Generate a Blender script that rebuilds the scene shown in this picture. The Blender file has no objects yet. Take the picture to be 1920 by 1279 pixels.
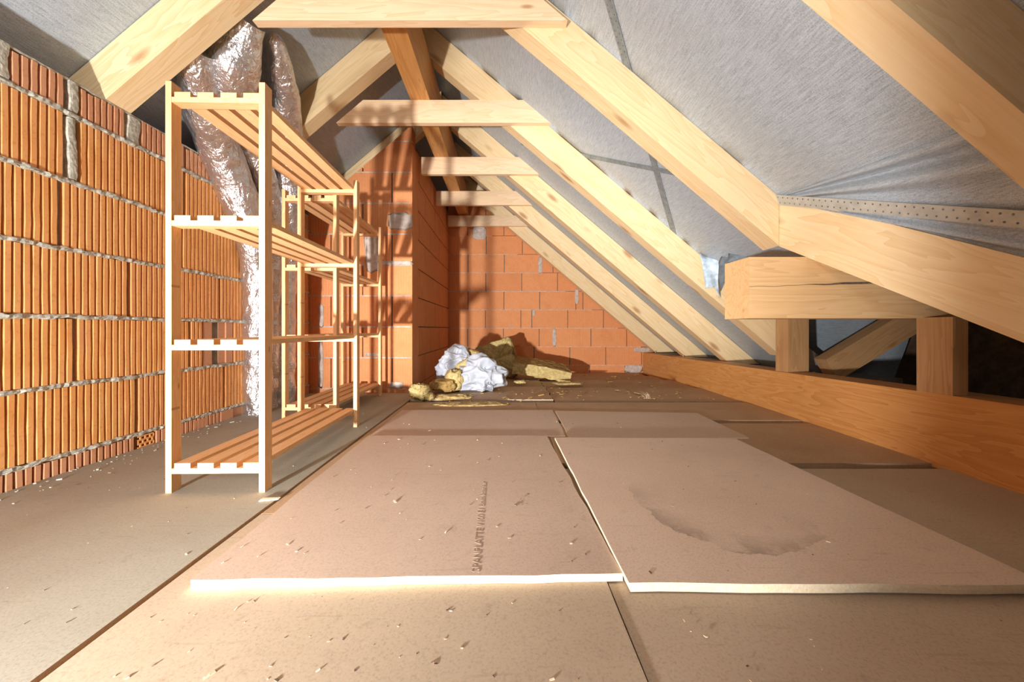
import bpy, bmesh, math, random
from mathutils import Vector, Matrix, noise
random.seed(7)
C = bpy.context.scene.collection
SC = bpy.context.scene
R = math.radians

# ------------------------------------------------------------------ camera, world, lights, exposure
CAMZ = 0.523
FPX, VX, VY = 700.0, 948.0, 616.0            # focal length and vanishing point in pixels of the 1920 x 1279 frame
cd = bpy.data.cameras.new('camera'); cam = bpy.data.objects.new('camera', cd); C.objects.link(cam)
cam.location = (0, 0, CAMZ); cam.rotation_euler = (R(90), 0, 0)
cd.sensor_width = 36; cd.lens = 36 * FPX / 1920
cd.shift_x = (960 - VX) / 1920; cd.shift_y = -(639.5 - VY) / 1920
cd.clip_start = 0.02
SC.camera = cam
w = bpy.data.worlds.new('world'); SC.world = w; w.use_nodes = True
w.node_tree.nodes['Background'].inputs[0].default_value = (1.0, 0.90, 0.78, 1)
w.node_tree.nodes['Background'].inputs[1].default_value = 0.04
SC.view_settings.view_transform = 'Standard'; SC.view_settings.look = 'None'
SC.view_settings.gamma = 1; SC.view_settings.use_curve_mapping = False
SC.view_settings.exposure = 0.0

def spot(name, loc, target, energy, angle, blend, radius, col):
    l = bpy.data.lights.new(name, 'SPOT'); o = bpy.data.objects.new(name, l); C.objects.link(o)
    l.energy = energy; l.spot_size = R(angle); l.spot_blend = blend; l.shadow_soft_size = radius; l.color = col
    o.location = loc
    o.rotation_euler = (Vector(target) - Vector(loc)).to_track_quat('-Z', 'Y').to_euler()
    return o
LAMP = (-1.07, -0.75, 0.18)
spot('work_lamp_flood', LAMP, (-1.05, 3.0, 0.75), 330, 105, 0.18, 0.04, (1.0, 0.99, 0.97))
spot('far_fill_beam', LAMP, (0.70, 5.0, 0.95), 720, 58, 1.0, 0.04, (1.0, 0.985, 0.95))  # narrow beam added at the work lamp to brighten the far end
spot('upper_fill', (-0.95, -1.15, 1.25), (-0.90, 3.0, 0.35), 90, 96, 0.5, 0.22, (1.0, 0.99, 0.97))  # unseen soft fill, added to brighten the floor

# ------------------------------------------------------------------ helpers
def P(px, py, Y):                                            # the point seen at a pixel, at depth Y
    return Vector(((px - VX) / FPX * Y, Y, CAMZ - (py - VY) / FPX * Y))
def hit(px, py, p0, n):                                      # the point of a plane seen at a pixel
    d = Vector(((px - VX) / FPX, 1, -(py - VY) / FPX)); o = Vector((0, 0, CAMZ))
    return o + d * ((p0 - o).dot(n) / d.dot(n))

def link(name, bm, m, parent=None, mat=None, smooth=False, bevel=0.0):
    if bevel:
        bmesh.ops.bevel(bm, geom=[e for e in bm.edges if len(e.link_faces) == 2 and e.calc_face_angle(0) > 0.5], offset=bevel, segments=1, affect='EDGES', clamp_overlap=True)
    bmesh.ops.recalc_face_normals(bm, faces=bm.faces)
    me = bpy.data.meshes.new(name); bm.to_mesh(me); bm.free()
    if smooth:
        for p in me.polygons: p.use_smooth = True
    return obj(name, me, m, parent, mat)
def obj(name, me, m=None, parent=None, mat=None):
    o = bpy.data.objects.new(name, me); C.objects.link(o)
    if m is not None and not me.materials: me.materials.append(m)
    if mat is not None: o.matrix_basis = mat
    if parent is not None: o.parent = parent
    return o
def tag(o, label, cat, group=None, kind=None):
    o['label'] = label; o['category'] = cat
    if group: o['group'] = group
    if kind: o['kind'] = kind
    return o
def structure(o, label=None, cat=None):
    o['kind'] = 'structure'
    if label: o['label'] = label
    if cat: o['category'] = cat
    return o
def empty(name, loc=(0, 0, 0), rz=0):
    o = bpy.data.objects.new(name, None); C.objects.link(o); o.location = loc; o.rotation_euler = (0, 0, rz)
    o.empty_display_size = 0.05
    return o
def boxbm(x0, x1, y0, y1, z0, z1, bm=None):
    bm = bm or bmesh.new()
    v = [bm.verts.new((x, y, z)) for x in (x0, x1) for y in (y0, y1) for z in (z0, z1)]
    for f in ((0, 1, 3, 2), (4, 6, 7, 5), (0, 4, 5, 1), (2, 3, 7, 6), (0, 2, 6, 4), (1, 5, 7, 3)):
        bm.faces.new([v[i] for i in f])
    return bm
def prism(poly, d0, d1, bm=None):                            # polygon in local x,z extruded along y
    bm = bm or bmesh.new()
    a = [bm.verts.new((p[0], d0, p[1])) for p in poly]; b = [bm.verts.new((p[0], d1, p[1])) for p in poly]
    bm.faces.new(a); bm.faces.new(list(reversed(b)))
    n = len(poly)
    for i in range(n): bm.faces.new([a[i], b[i], b[(i + 1) % n], a[(i + 1) % n]])
    return bm
def frame(p0, p1, up=(0, 0, 1)):                             # local x along p0->p1, origin at p0
    x = (Vector(p1) - Vector(p0)).normalized(); u = Vector(up)
    y = u.cross(x).normalized(); z = x.cross(y)
    M = Matrix((x, y, z)).transposed().to_4x4(); M.translation = Vector(p0)
    return M

# ------------------------------------------------------------------ materials
class NT:
    def __init__(s, name):
        s.m = bpy.data.materials.new(name); s.m.use_nodes = True; s.t = s.m.node_tree
        s.b = s.t.nodes['Principled BSDF']
    def n(s, typ, **kw):
        nd = s.t.nodes.new(typ)
        for k, v in kw.items():
            if hasattr(nd, k): setattr(nd, k, v)
        return nd
    def l(s, a, b): s.t.links.new(a, b)
    def coord(s, scale=(1, 1, 1), rnd=True, kind='Object'):
        tc = s.n('ShaderNodeTexCoord'); mp = s.n('ShaderNodeMapping'); mp.inputs['Scale'].default_value = scale
        s.l(tc.outputs[kind], mp.inputs['Vector'])
        if rnd:
            oi = s.n('ShaderNodeObjectInfo'); mu = s.n('ShaderNodeVectorMath', operation='SCALE')
            mu.inputs[0].default_value = (37.0, 19.0, 23.0); s.l(oi.outputs['Random'], mu.inputs['Scale'])
            s.l(mu.outputs[0], mp.inputs['Location'])
        return mp.outputs[0]
    def noise(s, vec, scale=5, detail=4, rough=0.55, dist=0):
        nd = s.n('ShaderNodeTexNoise'); nd.inputs['Scale'].default_value = scale; nd.inputs['Detail'].default_value = detail
        nd.inputs['Roughness'].default_value = rough; nd.inputs['Distortion'].default_value = dist
        s.l(vec, nd.inputs['Vector']); return nd.outputs['Fac']
    def ramp(s, fac, stops):
        nd = s.n('ShaderNodeValToRGB'); e = nd.color_ramp.elements
        while len(e) < len(stops): e.new(0.5)
        for i, (p, c) in enumerate(stops):
            e[i].position = p; e[i].color = (c[0], c[1], c[2], 1) if not isinstance(c, (int, float)) else (c, c, c, 1)
        s.l(fac, nd.inputs[0]); return nd.outputs[0]
    def mix(s, fac, a, b, mode='MIX'):
        nd = s.n('ShaderNodeMix', data_type='RGBA', blend_type=mode)
        for sock, v in ((nd.inputs[0], fac), (nd.inputs[6], a), (nd.inputs[7], b)):
            if isinstance(v, (int, float)): sock.default_value = v
            elif isinstance(v, tuple): sock.default_value = (*v, 1)
            else: s.l(v, sock)
        return nd.outputs[2]
    def math(s, op, a, b=None, c=None):
        nd = s.n('ShaderNodeMath', operation=op)
        for i, v in enumerate((a, b, c)):
            if v is None: continue
            if isinstance(v, (int, float)): nd.inputs[i].default_value = v
            else: s.l(v, nd.inputs[i])
        return nd.outputs[0]
    def rand(s): return s.n('ShaderNodeObjectInfo').outputs['Random']
    def out(s, col, rough=0.6, bump=None, bstr=0.3, bdist=0.004, **kw):
        if isinstance(col, tuple): s.b.inputs['Base Color'].default_value = (*col, 1)
        else: s.l(col, s.b.inputs['Base Color'])
        if isinstance(rough, (int, float)): s.b.inputs['Roughness'].default_value = rough
        else: s.l(rough, s.b.inputs['Roughness'])
        if bump is not None:
            bp = s.n('ShaderNodeBump'); bp.inputs['Strength'].default_value = bstr; bp.inputs['Distance'].default_value = bdist
            s.l(bump, bp.inputs['Height']); s.l(bp.outputs[0], s.b.inputs['Normal'])
        for k, v in kw.items(): s.b.inputs[k].default_value = v
        return s.m

def wood(name, light, mid, dark, knot=(0.36, 0.155, 0.05), knots=0.105, gscale=1.0, rough=0.55):
    t = NT(name)
    big = t.noise(t.coord((0.7 * gscale, 7 * gscale, 7 * gscale)), 1.6, 3, 0.5, 0.6)
    fine = t.noise(t.coord((2.2 * gscale, 75 * gscale, 75 * gscale)), 2.0, 3, 0.6, 0.2)
    rings = t.math('FRACT', t.math('MULTIPLY', big, 9.0))
    g = t.math('ADD', t.math('MULTIPLY', rings, 0.45), t.math('MULTIPLY', fine, 0.55))
    col = t.ramp(g, [(0.12, light), (0.55, mid), (0.92, dark)])
    col = t.mix(t.math('MULTIPLY', t.rand(), 0.30), col, mid)
    vo = t.n('ShaderNodeTexVoronoi'); vo.inputs['Scale'].default_value = 1.0
    wob = t.coord((2.3 * gscale, 7.0 * gscale, 7.0 * gscale)); t.l(wob, vo.inputs['Vector'])
    kn = t.ramp(vo.outputs['Distance'], [(0.0, 1.0), (knots * 0.75, 0.85), (knots * 1.7, 0.0)])
    col = t.mix(t.math('MULTIPLY', kn, 0.8), col, knot)
    return t.out(col, rough, fine, 0.18, 0.002)

def board(name, base, dark, stain=None, grey=0.0):
    t = NT(name); c = t.coord((1, 1, 1))
    spk = t.noise(c, 210, 3, 0.7); cloud = t.noise(c, 3.0, 4, 0.6, 0.4); med = t.noise(c, 22, 4, 0.6)
    col = t.mix(t.ramp(cloud, [(0.35, 0.0), (0.72, 0.55)]), base, dark)
    col = t.mix(t.ramp(spk, [(0.30, 0.38), (0.5, 0.0)]), col, tuple(v * 0.5 for v in dark))
    col = t.mix(t.ramp(spk, [(0.60, 0.0), (0.78, 0.35)]), col, tuple(min(1, v * 1.35) for v in base))
    col = t.mix(t.ramp(med, [(0.62, 0.0), (0.76, 0.30)]), col, tuple(v * 0.55 for v in dark))
    scr = t.noise(t.coord((2.2, 26, 1)), 3.0, 2, 0.5, 0.5)      # faint scuffs
    col = t.mix(t.ramp(scr, [(0.66, 0.0), (0.72, 0.20)]), col, tuple(v * 0.6 for v in dark))
    if stain:                                                    # a damp ring dried into the board
        tc = t.n('ShaderNodeTexCoord'); vm = t.n('ShaderNodeVectorMath', operation='SUBTRACT'); vm.inputs[1].default_value = (*stain[0], 0)
        t.l(tc.outputs['Object'], vm.inputs[0])
        sc_ = t.n('ShaderNodeVectorMath', operation='MULTIPLY'); sc_.inputs[1].default_value = (1 / stain[1], 1 / stain[2], 0); t.l(vm.outputs[0], sc_.inputs[0])
        ln = t.n('ShaderNodeVectorMath', operation='LENGTH'); t.l(sc_.outputs[0], ln.inputs[0])
        wob = t.math('ADD', ln.outputs['Value'], t.math('MULTIPLY', t.math('SUBTRACT', t.noise(t.coord((1, 1, 1), False), 7, 5, 0.65), 0.5), 0.55))
        ring = t.ramp(wob, [(0.55, 0.0), (0.92, 0.6), (1.0, 0.72), (1.25, 0.0)])
        sep = t.n('ShaderNodeSeparateXYZ'); t.l(sc_.outputs[0], sep.inputs[0])
        side = t.ramp(t.math('ADD', t.math('ADD', t.math('MULTIPLY', sep.outputs[1], -0.50), t.math('MULTIPLY', sep.outputs[0], -0.28)), 0.22), [(0.05, 0.0), (0.75, 1.0)])
        col = t.mix(t.math('MULTIPLY', t.math('MULTIPLY', ring, side), t.ramp(t.noise(c, 13, 5, 0.7), [(0.40, 0.2), (0.54, 1.0)])), col, tuple(v * 0.45 for v in dark))
    return t.out(col, 0.75, spk, 0.12, 0.0008)

M = {}
M['rafter'] = wood('pine_rafter', (0.88, 0.71, 0.46), (0.82, 0.61, 0.34), (0.70, 0.46, 0.21))
M['tie'] = wood('pine_tie', (0.88, 0.68, 0.47), (0.82, 0.59, 0.37), (0.71, 0.46, 0.25), knots=0.05)
M['glulam'] = wood('larch_purlin', (0.66, 0.34, 0.11), (0.56, 0.26, 0.075), (0.40, 0.16, 0.04), knots=0.04)
M['plate'] = wood('larch_plate', (0.72, 0.37, 0.125), (0.64, 0.30, 0.09), (0.49, 0.20, 0.05), knots=0.045)
M['beam'] = wood('pine_beam', (0.84, 0.57, 0.31), (0.76, 0.48, 0.23), (0.58, 0.33, 0.13), knots=0.05)
M['post'] = wood('rough_post', (0.60, 0.35, 0.17), (0.50, 0.28, 0.12), (0.36, 0.18, 0.07), knots=0.06)
M['shelf'] = wood('pine_shelf', (0.88, 0.58, 0.32), (0.80, 0.47, 0.22), (0.66, 0.34, 0.13), knots=0.05, gscale=2.6)
M['floor'] = board('chipboard_tan', (0.52, 0.41, 0.30), (0.43, 0.32, 0.22))
M['floor_grey'] = board('chipboard_grey', (0.37, 0.345, 0.28), (0.28, 0.245, 0.185))
M['floor_dusty'] = board('chipboard_dusty', (0.50, 0.335, 0.20), (0.36, 0.225, 0.125))
M['panel'] = board('chipboard_pink', (0.62, 0.475, 0.375), (0.53, 0.39, 0.295))
M['panel_stain'] = board('chipboard_stained', (0.72, 0.56, 0.445), (0.61, 0.45, 0.345), stain=((0.60, 1.07), 0.23, 0.25))

def simple_noise(name, a, b, scale, rough=0.8, bs=0.4, bd=0.004, stops=(0.35, 0.65), **kw):
    t = NT(name); n = t.noise(t.coord((1, 1, 1)), scale, 6, 0.6)
    return t.out(t.ramp(n, [(stops[0], a), (stops[1], b)]), rough, n, bs, bd, **kw)
M['edge'] = simple_noise('chipboard_cut_edge', (0.80, 0.66, 0.45), (0.90, 0.78, 0.58), 160, 0.8)
M['mortar'] = simple_noise('mortar', (0.34, 0.325, 0.27), (0.62, 0.595, 0.51), 60, 0.95, 0.8, 0.006)
M['mortar_smear'] = simple_noise('mortar_smear', (0.44, 0.36, 0.31), (0.64, 0.56, 0.50), 26, 0.9, 0.3, 0.003)
M['mortar_dark'] = simple_noise('mortar_core', (0.20, 0.16, 0.12), (0.32, 0.26, 0.20), 30, 0.95)
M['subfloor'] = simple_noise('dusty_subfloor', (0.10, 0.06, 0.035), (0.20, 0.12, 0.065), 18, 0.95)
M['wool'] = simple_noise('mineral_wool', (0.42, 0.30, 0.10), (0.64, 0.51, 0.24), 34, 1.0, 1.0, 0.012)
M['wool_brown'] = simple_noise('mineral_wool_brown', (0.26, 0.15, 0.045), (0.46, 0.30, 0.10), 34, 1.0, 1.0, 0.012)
M['wool_dust'] = simple_noise('trodden_wool', (0.36, 0.23, 0.09), (0.58, 0.44, 0.19), 40, 1.0, 1.0, 0.01)
M['bag'] = simple_noise('white_plastic', (0.42, 0.455, 0.53), (0.54, 0.57, 0.64), 9, 0.38, 0.25, 0.006)
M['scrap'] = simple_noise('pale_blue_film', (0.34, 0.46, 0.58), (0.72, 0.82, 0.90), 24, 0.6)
M['ink'] = NT('ink').out((0.37, 0.265, 0.20), 0.8)
M['ink_blue'] = NT('ink_blue').out((0.07, 0.08, 0.12), 0.6)
M['chip'] = simple_noise('wood_shaving', (0.50, 0.36, 0.22), (0.80, 0.66, 0.46), 60, 0.9)
M['grime'] = simple_noise('dark_grit', (0.10, 0.07, 0.05), (0.20, 0.13, 0.09), 60, 0.95)
M['steel'] = simple_noise('galvanised_steel', (0.20, 0.235, 0.255), (0.30, 0.335, 0.35), 30, 0.55, 0.1, 0.002, Metallic=0.35)
M['steel_lit'] = simple_noise('lit_steel', (0.40, 0.39, 0.35), (0.52, 0.50, 0.44), 30, 0.6, 0.1, 0.002)  # paler copy of the steel, the strap's lit tone put into its colour
M['scrap_shaded'] = simple_noise('shaded_underlay', (0.11, 0.135, 0.16), (0.20, 0.235, 0.27), 26, 0.7)  # dark colour stands in for the shade on the underlay fold
M['screw'] = NT('bright_screw').out((0.8, 0.8, 0.78), 0.3, Metallic=0.9)

def brick_mat(name, a, b, c, score):
    t = NT(name)
    n = t.noise(t.coord((1, 1, 1)), 5, 5, 0.6); f = t.noise(t.coord((1, 1, 1)), 90, 4, 0.6)
    col = t.ramp(n, [(0.30, a), (0.55, b), (0.78, c)])
    col = t.mix(t.math('MULTIPLY', t.rand(), 0.55), col, c)
    col = t.mix(t.ramp(f, [(0.32, 0.35), (0.45, 0.0)]), col, tuple(v * 0.55 for v in a))
    h = t.math('MULTIPLY', f, 0.6)
    if score:
        sep = t.n('ShaderNodeSeparateXYZ'); t.l(t.coord((1, 1, 1), False), sep.inputs[0])
        s = t.math('SINE', t.math('MULTIPLY', sep.outputs[0], 2 * math.pi / 0.0215))
        h = t.math('ADD', h, t.ramp(t.math('ADD', t.math('MULTIPLY', s, 0.5), 0.5), [(0.0, 0.0), (0.25, 1.0)]))
        bl = t.noise(t.coord((1, 1, 1)), 2.2, 4, 0.6, 0.4)
        col = t.mix(t.ramp(bl, [(0.70, 0.0), (0.76, 0.55)]), col, (0.44, 0.36, 0.30))
    return t.out(col, 0.85, h, 0.45 if score else 0.3, 0.004)
M['brick'] = brick_mat('clay_ribbed', (0.74, 0.31, 0.085), (0.82, 0.39, 0.13), (0.72, 0.32, 0.13), False)
M['brick_cut'] = brick_mat('clay_cut', (0.62, 0.29, 0.14), (0.66, 0.32, 0.17), (0.60, 0.29, 0.16), False)
M['brick_fine'] = brick_mat('clay_scored', (0.72, 0.28, 0.105), (0.78, 0.33, 0.135), (0.68, 0.25, 0.095), True)

def membrane_mat():
    t = NT('roof_underlay'); tc = t.coord((1, 1, 1), False)
    a = t.noise(t.coord((6, 110, 110), False), 3, 3, 0.6); b = t.noise(t.coord((110, 6, 110), False), 3, 3, 0.6)
    cl = t.noise(tc, 1.7, 4, 0.55, 0.5)
    wv = t.math('MULTIPLY', t.math('ADD', a, b), 0.5)
    col = t.ramp(wv, [(0.36, (0.23, 0.28, 0.33)), (0.5, (0.40, 0.46, 0.52)), (0.66, (0.57, 0.62, 0.67))])
    col = t.mix(t.ramp(cl, [(0.35, 0.0), (0.75, 0.4)]), col, (0.36, 0.35, 0.345))
    return t.out(col, 0.46, wv, 0.35, 0.003, **{'Specular IOR Level': 0.85})
M['membrane'] = membrane_mat()
def foil_mat():
    t = NT('aluminium_foil')
    n = t.noise(t.coord((1, 1, 0.55)), 30, 3, 0.6, 1.5)
    return t.out(t.ramp(n, [(0.3, (0.66, 0.66, 0.68)), (0.7, (0.84, 0.85, 0.89))]), 0.27, n, 0.8, 0.010, Metallic=0.9)
M['foil'] = foil_mat()

# ------------------------------------------------------------------ floor
ZL = -0.021
fb = bmesh.new()
boxbm(-1.9, 2.9, -1.3, 2.72, -0.2, ZL - 0.001, fb); boxbm(-1.9, 2.9, 2.72, 5.3, -0.3, -0.10, fb)
floor = structure(link('floor', fb, M['subfloor']), 'dusty dark attic subfloor under tan chipboard sheets', 'floor')
def slab(name, quad, z0, z1, m, parent, rough_edge=0.0, tilt=None, em='edge'):
    """a sheet from four plan corners (x, y) with slightly chewed edges; tilt(x, y) lifts it"""
    bm = bmesh.new(); pts = []
    for i in range(4):
        a, b = Vector(quad[i]), Vector(quad[(i + 1) % 4]); n = 14
        for k in range(n):
            p = a.lerp(b, k / n)
            if rough_edge and k: p = p + Vector((noise.noise((p.x * 9, p.y * 9, 1)), noise.noise((p.x * 9, p.y * 9, 5)))) * rough_edge
            pts.append(p)
    tz = tilt or (lambda x, y: 0.0)
    top = [bm.verts.new((p.x, p.y, z1 + tz(p.x, p.y))) for p in pts]; bot = [bm.verts.new((p.x, p.y, z0 + tz(p.x, p.y))) for p in pts]
    bm.faces.new(top); bm.faces.new(list(reversed(bot))); n = len(pts)
    for i in range(n):
        f = bm.faces.new([top[i], bot[i], bot[(i + 1) % n], top[(i + 1) % n]]); f.material_index = 1
    o = link(name, bm, m, parent); o.data.materials.append(M[em])
    return o
def rect(x0, x1, y0, y1): return [(x0, y0), (x1, y0), (x1, y1), (x0, y1)]
for q, z, m, re_ in (
    (rect(-1.60, -0.704, -1.25, 3.03), 0.0, 'floor_grey', 0.004),
    (rect(-0.690, 0.2095, -1.25, 1.05), 0.0, 'floor', 0.003),
    (rect(-0.690, 0.2095, 1.054, 2.64), 0.0, 'floor_dusty', 0.004),
    (rect(0.2125, 1.66, -1.25, 1.40), -0.003, 'floor', 0.002),
    (rect(0.2125, 1.70, 1.45, 2.06), 0.0, 'floor_dusty', 0.004),
    (rect(0.2125, 1.70, 2.13, 2.64), 0.0, 'floor_dusty', 0.004)):
    slab('floor_board', q, ZL if z > -0.01 else ZL, z, M[m], floor, re_, None, 'floor_dusty')
for y0, y1, z, x0 in ((2.72, 3.34, -0.006, -0.70), (3.42, 3.98, -0.022, -0.70), (4.05, 4.50, -0.045, -0.70), (4.56, 4.99, -0.066, -0.72)):
    slab('floor_board', rect(x0, 0.35, y0 + 0.02, y1), -0.099, z + 0.008, M['floor_dusty'], floor, 0.012, None, 'floor')
    slab('floor_board', rect(0.36, 1.04, y0, y1 - 0.01), -0.099, z, M['floor_dusty'], floor, 0.012, None, 'floor')
    slab('floor_board', rect(1.05, 1.76, y0 + 0.012, y1), -0.099, z - 0.004, M['floor_dusty'], floor, 0.012, None, 'floor')

# ------------------------------------------------------------------ masonry
def clip_poly(poly, f):                                       # keep the part where f(p) >= 0
    out = []
    for i in range(len(poly)):
        a, b = poly[i], poly[(i + 1) % len(poly)]; fa, fb_ = f(a), f(b)
        if fa >= 0: out.append(a)
        if (fa >= 0) != (fb_ >= 0):
            s = fa / (fa - fb_); out.append((a[0] + (b[0] - a[0]) * s, a[1] + (b[1] - a[1]) * s))
    return out
RIB, RD = 0.0252, 0.013
def ribbed_block(L, H, seed, cut=0.0, smooth_cols=()):
    """hollow clay block: vertical ribs on its face (local y+), x along, z up"""
    n = max(1, round(L / RIB)); p = L / n; xs = []
    for i in range(n):
        b = i * p
        if i in smooth_cols: xs += [(b, -RD * 0.2, i), (b + p, -RD * 0.2, i)]
        else: xs += [(b + 0.02 * p, -RD, i), (b + 0.17 * p, -RD, i), (b + 0.20 * p, -RD * 0.25, i), (b + 0.29 * p, 0, i), (b + 0.88 * p, 0, i), (b + 0.97 * p, -RD * 0.25, i)]
    xs.append((L, -RD, n)); bm = bmesh.new(); rows = []; nz = 4 if H > 0.1 else 2
    for k in range(nz + 1):
        z = H * k / nz; r = []
        for x, y, i in xs:
            zz = z + (cut * (noise.noise((i * 0.7, seed, 0)) - 0.3) if k == nz and cut else 0)
            r.append(bm.verts.new((x + 0.0014 * noise.noise((i * 1.7, k * 1.3, seed)), y + 0.0012 * noise.noise((i * 2.1, k * 2.3, seed + 9)), zz)))
        rows.append(r)
    for k in range(nz):
        for j in range(len(xs) - 1): bm.faces.new([rows[k][j], rows[k][j + 1], rows[k + 1][j + 1], rows[k + 1][j]])
    D = -0.11                                                    # close the block behind its face
    b0 = [bm.verts.new((0, D, 0)), bm.verts.new((L, D, 0)), bm.verts.new((L, D, H)), bm.verts.new((0, D, H))]
    bm.faces.new([b0[0], b0[1]] + list(reversed(rows[0]))); bm.faces.new([b0[3], b0[2]] + list(reversed(rows[-1])))
    bm.faces.new([b0[0], b0[3]] + [rows[k][0] for k in range(nz, -1, -1)]); bm.faces.new([b0[1], b0[2]] + [rows[k][-1] for k in range(nz, -1, -1)])
    bm.faces.new(b0)
    bmesh.ops.recalc_face_normals(bm, faces=bm.faces)
    me = bpy.data.meshes.new('brick'); bm.to_mesh(me); bm.free()
    return me
def mortar_bed(parent, a, b, h, out, m, seed, nrm, amp=1.0, step=0.011):
    """a squeezed, lumpy mortar joint from a to b; nrm points out of the wall"""
    a, b, nrm = Vector(a), Vector(b), Vector(nrm); d = (b - a); L = d.length; d.normalize(); up = nrm.cross(d).normalized()
    n = max(4, int(L / step)); bm = bmesh.new(); prev = None; K = 6
    for i in range(n + 1):
        s = i / n * L; r = []
        lump = 0.5 + 0.9 * abs(noise.noise((s * 21, seed, 0))) + 0.6 * noise.noise((s * 60, seed, 3)); off = 0.25 * h * noise.noise((s * 13, seed, 7))
        for k in range(K + 1):
            t = (k / K - 0.5) * 2
            hh = h * 0.5 * (1 + 0.45 * amp * noise.noise((s * 38, seed + (9 if t > 0 else 2), 1)))
            bulge = out * (1 - t * t) * (1 + amp * (lump - 0.9)) + 0.35 * out * amp * noise.noise((s * 85, k * 0.9, seed))
            r.append(bm.verts.new(a + d * s + up * (t * hh + off) + nrm * (bulge if abs(t) < 0.99 else -0.022)))
        if prev:
            for k in range(K): bm.faces.new([prev[k], r[k], r[k + 1], prev[k + 1]])
        prev = r
    return link('mortar_joint', bm, m, parent, smooth=False)

# left wall: ribbed blocks facing +x, blocks laid along y
XW = -1.605; BL = 0.505; COURSE = 0.2505
wl = structure(link('wall_left', boxbm(XW - 0.20, XW - 0.014, -1.0, 3.06, -0.05, 1.43), M['mortar_dark']), 'low ribbed orange clay block wall with thick grey mortar beds', 'wall')
ROT_L = Matrix.Rotation(R(-90), 4, 'Z')
def left_block(y0, y1, z0, z1, seed, m='brick', cut=0.0, proud=0.0, cache={}):
    key = (round(y1 - y0, 2), round(z1 - z0, 3), seed % 3, m, cut)
    if key not in cache: cache[key] = ribbed_block(y1 - y0, z1 - z0, seed * 3.1, cut)
    o = obj('brick', cache[key], M[m], wl, Matrix.Translation((XW + proud, y1, z0)) @ ROT_L)
    return o
rows = [(-0.045, 0.054, [1.620], 'brick_cut'), (0.072, 0.308, [1.628], 'brick'), (0.323, 0.558, [1.396, 2.156], 'brick'), (0.573, 0.806, [1.594], 'brick'),
        (0.821, 1.056, [1.349], 'brick'), (1.071, 1.306, [1.366], 'brick'), (1.324, 1.437, [1.366], 'brick_cut')]
for ri, (z0, z1, js, m) in enumerate(rows):
    j0 = js[0]; ys = [j0 + BL * k for k in range(-5, 6)]
    for k in range(len(ys) - 1):
        y0, y1 = ys[k] + 0.006, ys[k + 1] - 0.006
        if y1 < -0.9: continue
        y0 = max(y0, -0.95); y1 = min(y1, 3.045)
        if y1 - y0 < 0.06: continue
        if ri == 2 and abs(ys[k] - (j0 + BL)) < 0.01:            # broken block: a short ribbed stub, then open chambers
            left_block(y0, 1.98, z0, z1, 4)
            for a, b, dd in ((1.985, 2.045, -0.004), (2.045, 2.10, -0.05), (2.10, 2.15, -0.012), (2.15, 2.20, -0.004)):
                link('brick', boxbm(XW - 0.10, XW + dd, a, b, z0, z1), M['brick_cut'], wl, bevel=0.003)
            left_block(2.21, y1, z0, z1, 5); continue
        if ri == 5 and abs(ys[k] - j0) < 0.01: y0 += 0.038
        if ri == 6:
            if abs(ys[k] - j0) < 0.01:
                left_block(y0 + 0.038, 1.575, z0, z1, k, m, 0.012, 0.002); left_block(1.645, y1, z0, z1, k + 3, m, 0.012, 0.002); continue
            if abs(ys[k + 1] - j0) < 0.01:
                left_block(y0, 1.165, z0, z1, k, m, 0.012, 0.002); left_block(1.212, y1, z0, z1, k + 1, m, 0.012, 0.002); continue
        if ri == 0:
            if abs(ys[k] - j0) < 0.01: y0 += 0.085
            if 1.9 < ys[k] < 2.3: continue
        left_block(y0, y1, z0, z1, k + ri * 2, m, 0.012 if ri == 6 else 0.0, 0.004 if ri == 0 else 0.0)
for i, z in enumerate((0.063, 0.3155, 0.5655, 0.8135, 1.0635, 1.315)):
    mortar_bed(wl, (XW, -0.95, z), (XW, 3.04, z), 0.022 if i < 4 else 0.024, 0.0085, M['mortar'], i * 5.3, (1, 0, 0), 1.45)
for y, z0, z1, wd in ((1.382, 1.075, 1.30, 0.036), (1.384, 1.325, 1.437, 0.040), (1.612, 1.322, 1.432, 0.066), (1.188, 1.325, 1.44, 0.048)):
    mortar_bed(wl, (XW + 0.001, y, z0), (XW + 0.001, y, z1), wd, 0.004, M['mortar'], y * 9 + z0, (1, 0, 0), 0.7)
mortar_bed(wl, (XW + 0.0, -0.95, 1.440), (XW + 0.0, 3.04, 1.437), 0.010, 0.0, M['mortar'], 77, (1, 0, 0), 1.0, 0.02)
# lattice end of a hollow block in the bottom course
lb = bmesh.new()
for i in range(5): boxbm(XW - 0.05, XW + 0.002, 1.628, 1.700, -0.02 + i * 0.0165, -0.02 + i * 0.0165 + 0.006, lb)
for i in range(4):
    for j in range(4):
        y = 1.628 + j * 0.022 + (0.011 if i % 2 else 0); boxbm(XW - 0.05, XW + 0.001, y, min(y + 0.006, 1.70), -0.016 + i * 0.0165, -0.002 + i * 0.0165, lb)
link('lattice_brick', lb, M['brick'], wl)
# broken bottom bricks under the duct corner
for a, b, zt, dd in ((1.93, 2.0, 0.045, 0.004), (2.03, 2.10, 0.04, -0.03), (2.10, 2.19, 0.055, 0.006), (2.21, 2.36, 0.05, -0.01), (2.38, 2.6, 0.05, 0.0)):
    link('brick', boxbm(XW - 0.1, XW + dd, a, b, -0.045, zt), M['brick_cut'], wl, bevel=0.006)

# roof planes: rafter underside and top as z(x)
PITCH = 0.85; RX = -0.55
def zr_top(x): return 2.085 - PITCH * x
def zl_top(x): return 2.085 - PITCH * RX + PITCH * (x - RX)
UND = 0.2105
def zroof(x): return zr_top(x) if x > RX else zl_top(x)

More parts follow.
